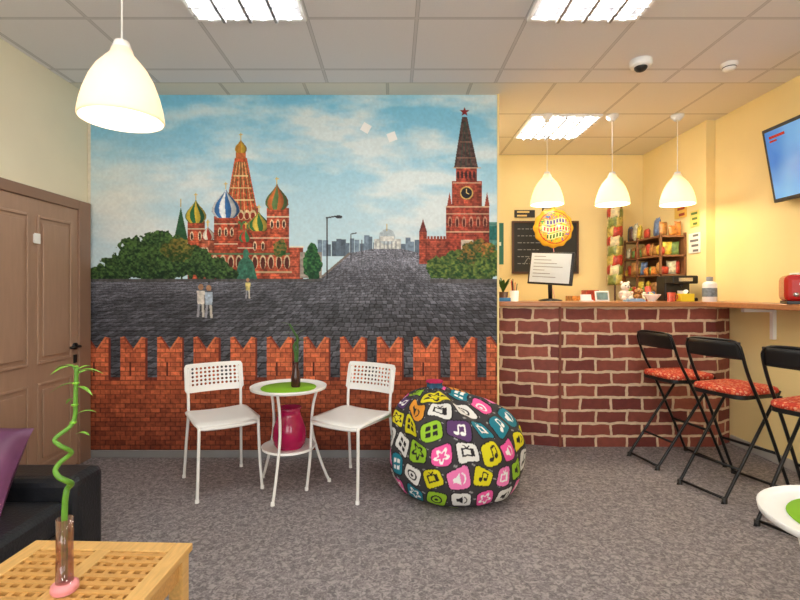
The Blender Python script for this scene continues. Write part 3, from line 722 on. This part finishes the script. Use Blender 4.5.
for i,(z,a,L,e) in enumerate(((.56,10,.07,.4),(.57,170,.07,.4),(.55,80,.07,.5),(.57,250,.07,.4),(.53,200,.06,.1),(.52,-20,.06,.2),(.49,150,.05,.1),(.56,45,.05,.9),(.45,20,.055,.6),(.56,130,.05,.9),(.40,-10,.045,.5))):
    lv.append(leafg((.029,0,z),(math.cos(math.radians(a)),math.sin(math.radians(a)),e),L,.008,.5))
mk('leaves',lv,LEAF,g)
# ---------------------------------------------------------------- bar wall things
CH=pmat('chalkboard',(44,46,44),.7,var=.25,scale=5)
g=grp('chalkboard_menu'); mk('board',[boxg((1.31,YR-.02,1.47),(1.99,YR-.002,2.00))],CH,g)
mk('frame',[boxg((1.29,YR-.03,1.45),(2.01,YR-.001,1.47)),boxg((1.29,YR-.03,2.0),(2.01,YR-.001,2.02)),boxg((1.29,YR-.03,1.47),(1.31,YR-.001,2.0)),boxg((1.99,YR-.03,1.47),(2.01,YR-.001,2.0))],DWOOD,g)
ch=[]
CHALK=pmat('chalk_marks',(150,150,146),.9)
for k in range(6):
    z=1.93-k*.075; xx=1.35
    while xx<1.58+(k%3)*.06:
        w=random.uniform(.02,.05); ch.append(boxg((xx,YR-.022,z),(xx+w,YR-.0205,z+.008))); xx+=w+.015
ch+= [tubeg([(1.42,YR-.022,1.55),(1.47,YR-.022,1.62),(1.53,YR-.022,1.55),(1.60,YR-.022,1.66),(1.66,YR-.022,1.54)],.004,6,smooth=4)]
mk('chalk_writing',ch,CHALK,g)
def signobj(name,lo,hi,c1,c2,n=4):
    g=grp(name); mk('panel',[boxg(lo,hi)],pmat(name+'_m',c1,.5),g)
    a,b,c=lo;d,e,f=hi;out=[]
    for k in range(n):
        z0=c+(f-c)*(k+.25)/n; z1=c+(f-c)*(k+.7)/n
        if d-a>e-b: out.append(boxg((a+(d-a)*.12,b-.002,z0),(a+(d-a)*(.6+.25*((k*7)%3)/2),b,z1)))
        else: out.append(boxg((a-.002,b+(e-b)*.12,z0),(a,b+(e-b)*(.6+.25*((k*7)%3)/2),z1)))
    mk('print',out,pmat(name+'_p',c2,.5),g)
signobj('open_sign',(1.32,YR-.012,2.06),(1.54,YR-.001,2.14),(40,36,34),(230,200,120),2)
signobj('wall_notice',(1.02,YR-.01,1.55),(1.20,YR-.001,2.0),(40,110,90),(220,226,210),5)
signobj('wall_poster',(2.71,4.44,1.95),(2.719,4.62,2.12),(230,190,90),(160,60,40),3)
signobj('wall_poster',(2.71,4.24,1.60),(2.719,4.40,1.78),(238,236,228),(110,110,110),4)
signobj('wall_poster',(2.71,4.26,1.84),(2.719,4.38,1.98),(236,214,120),(90,120,60),3)
signobj('small_sign',(1.62,YR-.01,2.07),(1.76,YR-.001,2.17),(60,40,30),(240,220,170),2)
def balloon():
    n,m=110,60; u=np.linspace(0,2*np.pi,n*3,endpoint=False); v=np.linspace(-1,1,m*2)
    U,Vv=np.meshgrid(u,np.sin(v*np.pi/2))
    rad=.19*np.sqrt(np.clip(1-Vv**2,0.00001,1)); 
    X=rad*np.cos(U)*(1+.03*np.cos(12*U)*(rad/.19)**4);Z=rad*np.sin(U)*(1+.03*np.cos(12*U)*(rad/.19)**4);Y=.075*Vv
    k=fbm(X*30+9,Z*30+9,2,4);h=(k*16).astype(int)%8
    pal=np.array([(240,200,50),(216,56,70),(50,130,200),(236,196,60),(240,150,50),(60,150,90),(240,206,70),(226,180,50)])/255.
    C=pal[h]; rr=np.hypot(X,Z)
    C[rr>.155]=np.array((226,178,50))/255.
    C[(rr>.148)&(rr<.156)]=np.array((190,60,60))/255.
    for zc,hw,col in ((.055,.10,(60,60,160)),(-.015,.125,(200,40,70)),(-.08,.08,(50,110,60))):
        ln=(np.abs(Z-zc-.012*np.sin(X*30))<.026)&(np.abs(X)<hw)
        C[ln]=np.array((250,236,170))/255.
        w=ln&(np.abs((X*34)%1-.5)<.3)&(np.abs(Z-zc-.012*np.sin(X*30))<.019); C[w]=np.array(col)/255.
    g=grp('foil_balloon',(1.555,4.66,1.87))
    VX=np.stack([X,Y,Z],-1); gridmesh('envelope',VX,C,attrmat('balloon_foil',.22,.6),parent=g,wrap=True)
    mk('ribbon',[tubeg([(0,0,-.18),(.01,0,-.3),(-.02,.02,-.5),(.02,.0,-.7),(-.01,.0,-.80),(.0,.22,-.90),(0,.24,-.96)],.003,6,smooth=5)],PINK,g)
balloon()
# monitor on counter
g=grp('desktop_monitor',(1.33,4.13,CT),-33)
SCR=pmat('monitor_screen',(200,208,214),.4,emit=.1,var=.03)
MM=T(0,0,.045)@RX(-8)@RY(4)
mk('bezel',[xf(boxg((-.19,-.0,.10),(.19,.03,.385)),MM)],BLKPL,g,bevel=.006)
mk('screen',[xf(boxg((-.175,-.003,.115),(.165,.001,.372)),MM)],SCR,g)
mk('screen_text',[xf(boxg((-.15,-.0045,.34-k*.03),(-.15+.10+.05*((k*5)%4),-.003,.346-k*.03)),MM) for k in range(7)],GREY,g)
mk('stand',[tubeg([(0,.09,.01),(0,.078,.12),(0,.078,.27)],.018,10),latheg([(0,0),(.10,0),(.10,.01),(.03,.022),(0,.022)],28,(0,.09,0))],BLKPL,g)
g=grp('pen_cup',(1.03,4.08,CT)); mk('cup',[latheg([(0,0),(.035,0),(.038,.09),(.034,.09),(.032,.01),(0,.01)],24)],WHITE,g)
mk('pens',[tubeg([(0.01*math.cos(k),.01*math.sin(k),.02),(.025*math.cos(k),.025*math.sin(k),.15+.01*k)],.004,6,mi=k%2) for k in range(5)],[BLKPL,REDPL],g)
g=grp('dried_flower_pot',(.98,4.27,CT)); mk('pot',[latheg([(0,0),(.035,0),(.045,.08),(.04,.08),(.0,.07)],20)],DWOOD,g)
mk('foliage',[leafg((0,0,.07),(math.cos(k*1.3)*.8,math.sin(k*1.3)*.8,1.9+.4*(k%3)),.17+.02*(k%4),.016,.35) for k in range(20)],LEAFD,g)
g=grp('blue_notepad',(.93,4.02,CT)); mk('pad',[boxg((-.05,-.03,0),(.05,.03,.03))],pmat('notepad_blue',(60,130,190),.6),g,bevel=.003)
g=grp('photo_frame',(1.80,4.12,CT)); mk('frame',[xf(boxg((-.06,0,0),(.06,.012,.09)),RX(-12))],WHITE,g,bevel=.003); mk('photo',[xf(boxg((-.048,-.002,.012),(.048,.001,.078)),RX(-12))],pmat('photo_print',(120,150,150),.4,var=.5,scale=20),g)
g=grp('teddy_bear',(2.02,4.18,CT)); BR=pmat('white_plush',(228,220,208),.9,bump=.4)
def ball(r,loc,sx=1,sz=1,mi=0):
    return xf(latheg([(r*math.sin(math.pi*i/12),-r*math.cos(math.pi*i/12)) for i in range(13)],20,(0,0,0),mi),T(*loc)@Matrix.Diagonal((sx,sx,sz,1)))
mk('plush',[ball(.05,(0,0,.05),1,1.0),ball(.038,(0,-.008,.125)),ball(.014,(-.028,0,.158)),ball(.014,(.028,0,.158)),ball(.017,(-.045,-.02,.07)),ball(.017,(.045,-.02,.07)),ball(.022,(-.03,-.045,.022)),ball(.022,(.03,-.045,.022)),ball(.015,(0,-.042,.118))],BR,g)
mk('face',[ball(.005,(-.014,-.043,.135)),ball(.005,(.014,-.043,.135)),ball(.006,(0,-.057,.121))],BLKPL,g)
g=grp('candy_bowl',(2.19,4.06,CT)); mk('bowl',[latheg([(0,0),(.03,0),(.035,.01),(.065,.05),(.07,.06),(.064,.06),(.03,.018),(0,.015)],28)],WHITE,g)
cm=[pmat('candy_%d'%i,c,.35,var=.6,scale=34) for i,c in enumerate(((186,66,48),(220,186,70),(86,110,150),(112,140,78),(212,134,62),(220,208,178),(90,60,44),(168,120,66)))]
mk('sweets',[ball(.013,(.035*math.cos(k*2.4)*((k%4)/3),.035*math.sin(k*2.4)*((k%4)/3),.045+.012*(k%3)),mi=k%6) for k in range(20)],cm,g)
g=grp('coffee_machine',(2.50,4.24,CT)); mk('body',[boxg((-.11,-.02,0),(.11,.12,.22)),boxg((-.11,-.14,.15),(.11,-.02,.22)),boxg((-.11,-.14,0),(.11,-.02,.03))],BLKPL,g,bevel=.01)
mk('spout',[latheg([(0,.12),(.012,.12),(.016,.15),(0,.15)],14,(0,-.08,0)),boxg((-.06,-.142,.17),(.06,-.139,.20))],CHROME,g)
mk('cup',[latheg([(0,.03),(.025,.03),(.032,.09),(.028,.09),(.022,.036),(0,.036)],20,(0,-.08,0))],WHITE,g)
g=grp('tissue_box',(2.40,3.94,CT)); mk('box',[boxg((-.055,-.035,0),(.055,.035,.065))],pmat('yellow_card',(240,214,50),.5),g,bevel=.004)
mk('tissue',[leafg((0,0,.06),(.2,.1,1),.05,.025,.2),leafg((0,0,.06),(-.3,.2,1),.045,.022,.2)],WHITE,g)
g=grp('water_canister',(2.56,3.88,CT)); mk('body',[latheg([(0,0),(.048,0),(.052,.006),(.052,.14),(.044,.155),(.022,.165),(.022,.185),(0,.185)],32)],WHITE,g)
mk('label',[latheg([(.0525,.04),(.0525,.11)],32)],pmat('label_print',(120,130,140),.5,var=.5,scale=40),g); mk('cap',[latheg([(.024,.165),(.024,.20),(0,.202)],20)],GREY,g)
g=grp('business_card_holder',(1.62,4.02,CT)); mk('holder',[boxg((-.05,-.02,0),(.05,.02,.012)),xf(boxg((-.045,-.001,0),(.045,.004,.05)),T(0,.005,.01)@RX(-15))],WHITE,g)
g=grp('leaflet_stack',(1.98,3.94,CT)); mk('papers',[boxg((-.07,-.045,0),(.07,.045,.014)),boxg((-.05,-.03,.014),(.06,.035,.024))],[pmat('paper_blue',(150,180,210),.6)],g)
g=grp('food_containers',(2.28,4.30,CT)); mk('tubs',[latheg([(0,0),(.03,0),(.035,.08),(0,.08)],18,(-.05,0,0),0),latheg([(0,0),(.026,0),(.026,.13),(0,.13)],18,(.015,.02,0),1)],[cm[5],cm[0],cm[1]],g)
g=grp('mug',(2.29,3.95,CT)); mk('mug_body',[latheg([(0,0),(.028,0),(.032,.075),(.028,.075),(.025,.008),(0,.008)],20),tubeg([(.03,0,.06),(.05,0,.052),(.05,0,.028),(.029,0,.018)],.004,6,smooth=4)],cm[0],g)
g=grp('soft_toy_dog',(2.145,4.20,CT)); mk('plush',[ball(.035,(0,0,.035)),ball(.028,(0,-.015,.085)),ball(.011,(-.026,-.01,.085),1,1.7),ball(.011,(.026,-.01,.085),1,1.7),ball(.012,(0,-.04,.078)),ball(.014,(-.02,-.032,.014)),ball(.014,(.02,-.032,.014))],cm[7],g); mk('nose',[ball(.005,(0,-.052,.082)),ball(.004,(-.011,-.039,.095)),ball(.004,(.011,-.039,.095))],BLKPL,g)
g=grp('potted_herb',(2.13,4.35,CT)); mk('pot',[latheg([(0,0),(.035,0),(.045,.08),(.04,.08),(0,.07)],20)],WHITE,g); mk('leaves',[leafg((0,0,.07),(math.cos(k*1.1),math.sin(k*1.1),1.4+.5*(k%3)),.11,.012,.5) for k in range(14)],LEAF,g)
# toaster
g=grp('red_toaster',(2.60,3.08,CT),58)
mk('body',[boxg((-.14,-.085,.015),(.14,.085,.185))],REDPL,g,bevel=.035)
mk('trim',[boxg((-.142,-.075,.0),(.142,.075,.02)),boxg((-.10,-.045,.18),(.10,-.02,.187)),boxg((-.10,.02,.18),(.10,.045,.187))],BLKPL,g,bevel=.003)
mk('controls',[boxg((-.156,-.015,.12),(-.139,.015,.135)),xf(latheg([(0,0),(.014,0),(.014,.012),(0,.012)],16),T(-.14,.03,.06)@RY(-90)),boxg((-.06,-.089,.08),(.06,-.083,.10))],CHROME,g)
# snack shelf on right wall of the bar
g=grp('snack_shelf')
ZS=(1.22,1.40,1.58,1.76)
SHW=pmat('shelf_wood',(132,88,56),.5,var=.15)
mk('boards',[boxg((2.47,4.44,z),(2.715,5.14,z+.015)) for z in ZS]+[boxg((2.700,4.46,z+.015),(2.715,5.12,ZS[i+1])) for i,z in enumerate(ZS[:-1])],SHW,g)
mk('posts',[boxg((a,b,.912),(a+.018,b+.018,1.80)) for a in (2.47,2.697) for b in (4.86,5.122)]+[boxg((a,4.44,1.20),(a+.018,4.458,1.80)) for a in (2.47,2.697)],SHW,g)
pc=[];random.seed(11)
def packet(x,y,z,w,h,mi,r=0,tl=0):
    return xf(pillowg(w,h,.045,mi,6),T(x,y,z+h/2)@RZ(r)@RX(90+tl))
for z in ZS:
    zz=z+.015
    yy=4.50
    while yy<5.10:
        w=random.uniform(.06,.11);h=random.uniform(.07,.15)*(1.3 if z>1.7 else 1)
        if random.random()<.85: pc.append(packet(2.50+random.uniform(0,.03),yy+w/2,zz,w,h,random.randrange(8),90+random.uniform(-25,25),random.uniform(-8,8)))
        yy+=w*.8
    xx=2.49
    while xx<2.66:
        w=random.uniform(.05,.10);h=random.uniform(.07,.145)*(1.3 if z>1.7 else 1)
        pc.append(packet(xx+w/2,4.48+random.uniform(0,.03),zz,w,h,random.randrange(8),random.uniform(-22,22),random.uniform(-8,8))); xx+=w*.8
mk('snack_packets',pc,cm,g)
g=grp('packet_display_stand',(2.335,5.05,.91))
mk('pole',[tubeg([(0,0,0),(0,0,1.30)],.01),latheg([(0,0),(.10,0),(.10,.012),(0,.014)],28)],CHROME,g)
pc=[];gd=[pmat('gold_foil',(196,176,90),.35,var=.5,scale=30),pmat('green_foil',(130,140,70),.35,var=.5,scale=30),pmat('cream_foil',(220,206,160),.4,var=.4,scale=30),cm[0]]
for k in range(9):
    z=.42+k*.10
    for j in range(5):
        a=math.radians(72*j+k*25); pc.append(xf(pillowg(.10,.12,.04,(k+j*3)%4 if (k*5+j)%7 else 3,5),T(.055*math.cos(a),.055*math.sin(a),z+.05)@RZ(72*j+k*25+90)@RX(90)))
mk('packets',pc,gd,g)
g=grp('storage_boxes',(1.78,5.02,.91)); mk('boxes',[boxg((-.15,-.1,0),(.05,.1,.22),5),boxg((.06,-.1,0),(.2,.1,.30),4),boxg((.22,-.08,0),(.34,.08,.36),0)],cm,g,bevel=.004)
# TV
g=grp('wall_tv')
def scr():
    m,nt,b=newmat('tv_screen')
    gg=nt.nodes.new('ShaderNodeNewGeometry');no=nt.nodes.new('ShaderNodeTexNoise');no.inputs['Scale'].default_value=2.2
    nt.links.new(gg.outputs['Position'],no.inputs['Vector'])
    r=nt.nodes.new('ShaderNodeValToRGB');nt.links.new(no.outputs['Fac'],r.inputs[0]);e=r.color_ramp.elements
    e[0].position=.35;e[0].color=lin((50,116,200));e[1].position=.65;e[1].color=lin((120,180,228))
    nt.links.new(r.outputs[0],b.inputs['Base Color']);nt.links.new(r.outputs[0],b.inputs['Emission Color']);b.inputs['Emission Strength'].default_value=.5;b.inputs['Roughness'].default_value=.2
    return m
M=T(2.67,2.955,2.135)@RY(-10)
mk('bezel',[xf(boxg((-.005,-.46,-.26),(.045,.46,.26)),M)],BLKPL,g,bevel=.006)
mk('screen',[xf(boxg((-.008,-.435,-.235),(-.004,.435,.235)),M)],scr(),g)
mk('caption',[xf(boxg((-.010,.27,.18),(-.0075,.40,.198)),M),xf(boxg((-.010,.34,.155),(-.0075,.40,.168)),M)],REDPL,g)
mk('wall_bracket',[boxg((2.70,2.87,2.05),(2.797,3.03,2.25))],BLACK,g)
mk('cable',[tubeg([(2.76,3.0,1.95),(2.785,3.0,1.85),(2.79,3.02,1.6),(2.79,3.0,1.25)],.004,6,smooth=5)],BLKPL,g)
g=grp('power_socket'); mk('plate',[boxg((2.79,3.3,1.30),(2.799,3.38,1.38))],WHITE,g,bevel=.003); mk('holes',[boxg((2.788,3.325,1.33),(2.7905,3.333,1.345)),boxg((2.788,3.347,1.33),(2.7905,3.355,1.345))],BLKPL,g)
# ---------------------------------------------------------------- camera & world
cam=bpy.data.cameras.new('camera'); cam.sensor_width=36; cam.lens=480/800*36; cam.shift_x=.00875; cam.shift_y=-.00875; cam.clip_start=.02
co=bpy.data.objects.new('camera',cam); SC.collection.objects.link(co); co.location=(0,0,1.24); co.rotation_euler=(math.radians(90),0,0); SC.camera=co
w=bpy.data.worlds.new('world'); SC.world=w; w.use_nodes=True; w.node_tree.nodes['Background'].inputs[0].default_value=(.9,.94,1,1); w.node_tree.nodes['Background'].inputs[1].default_value=.8
SC.view_settings.view_transform='Standard'; SC.view_settings.look='None'; SC.view_settings.exposure=0
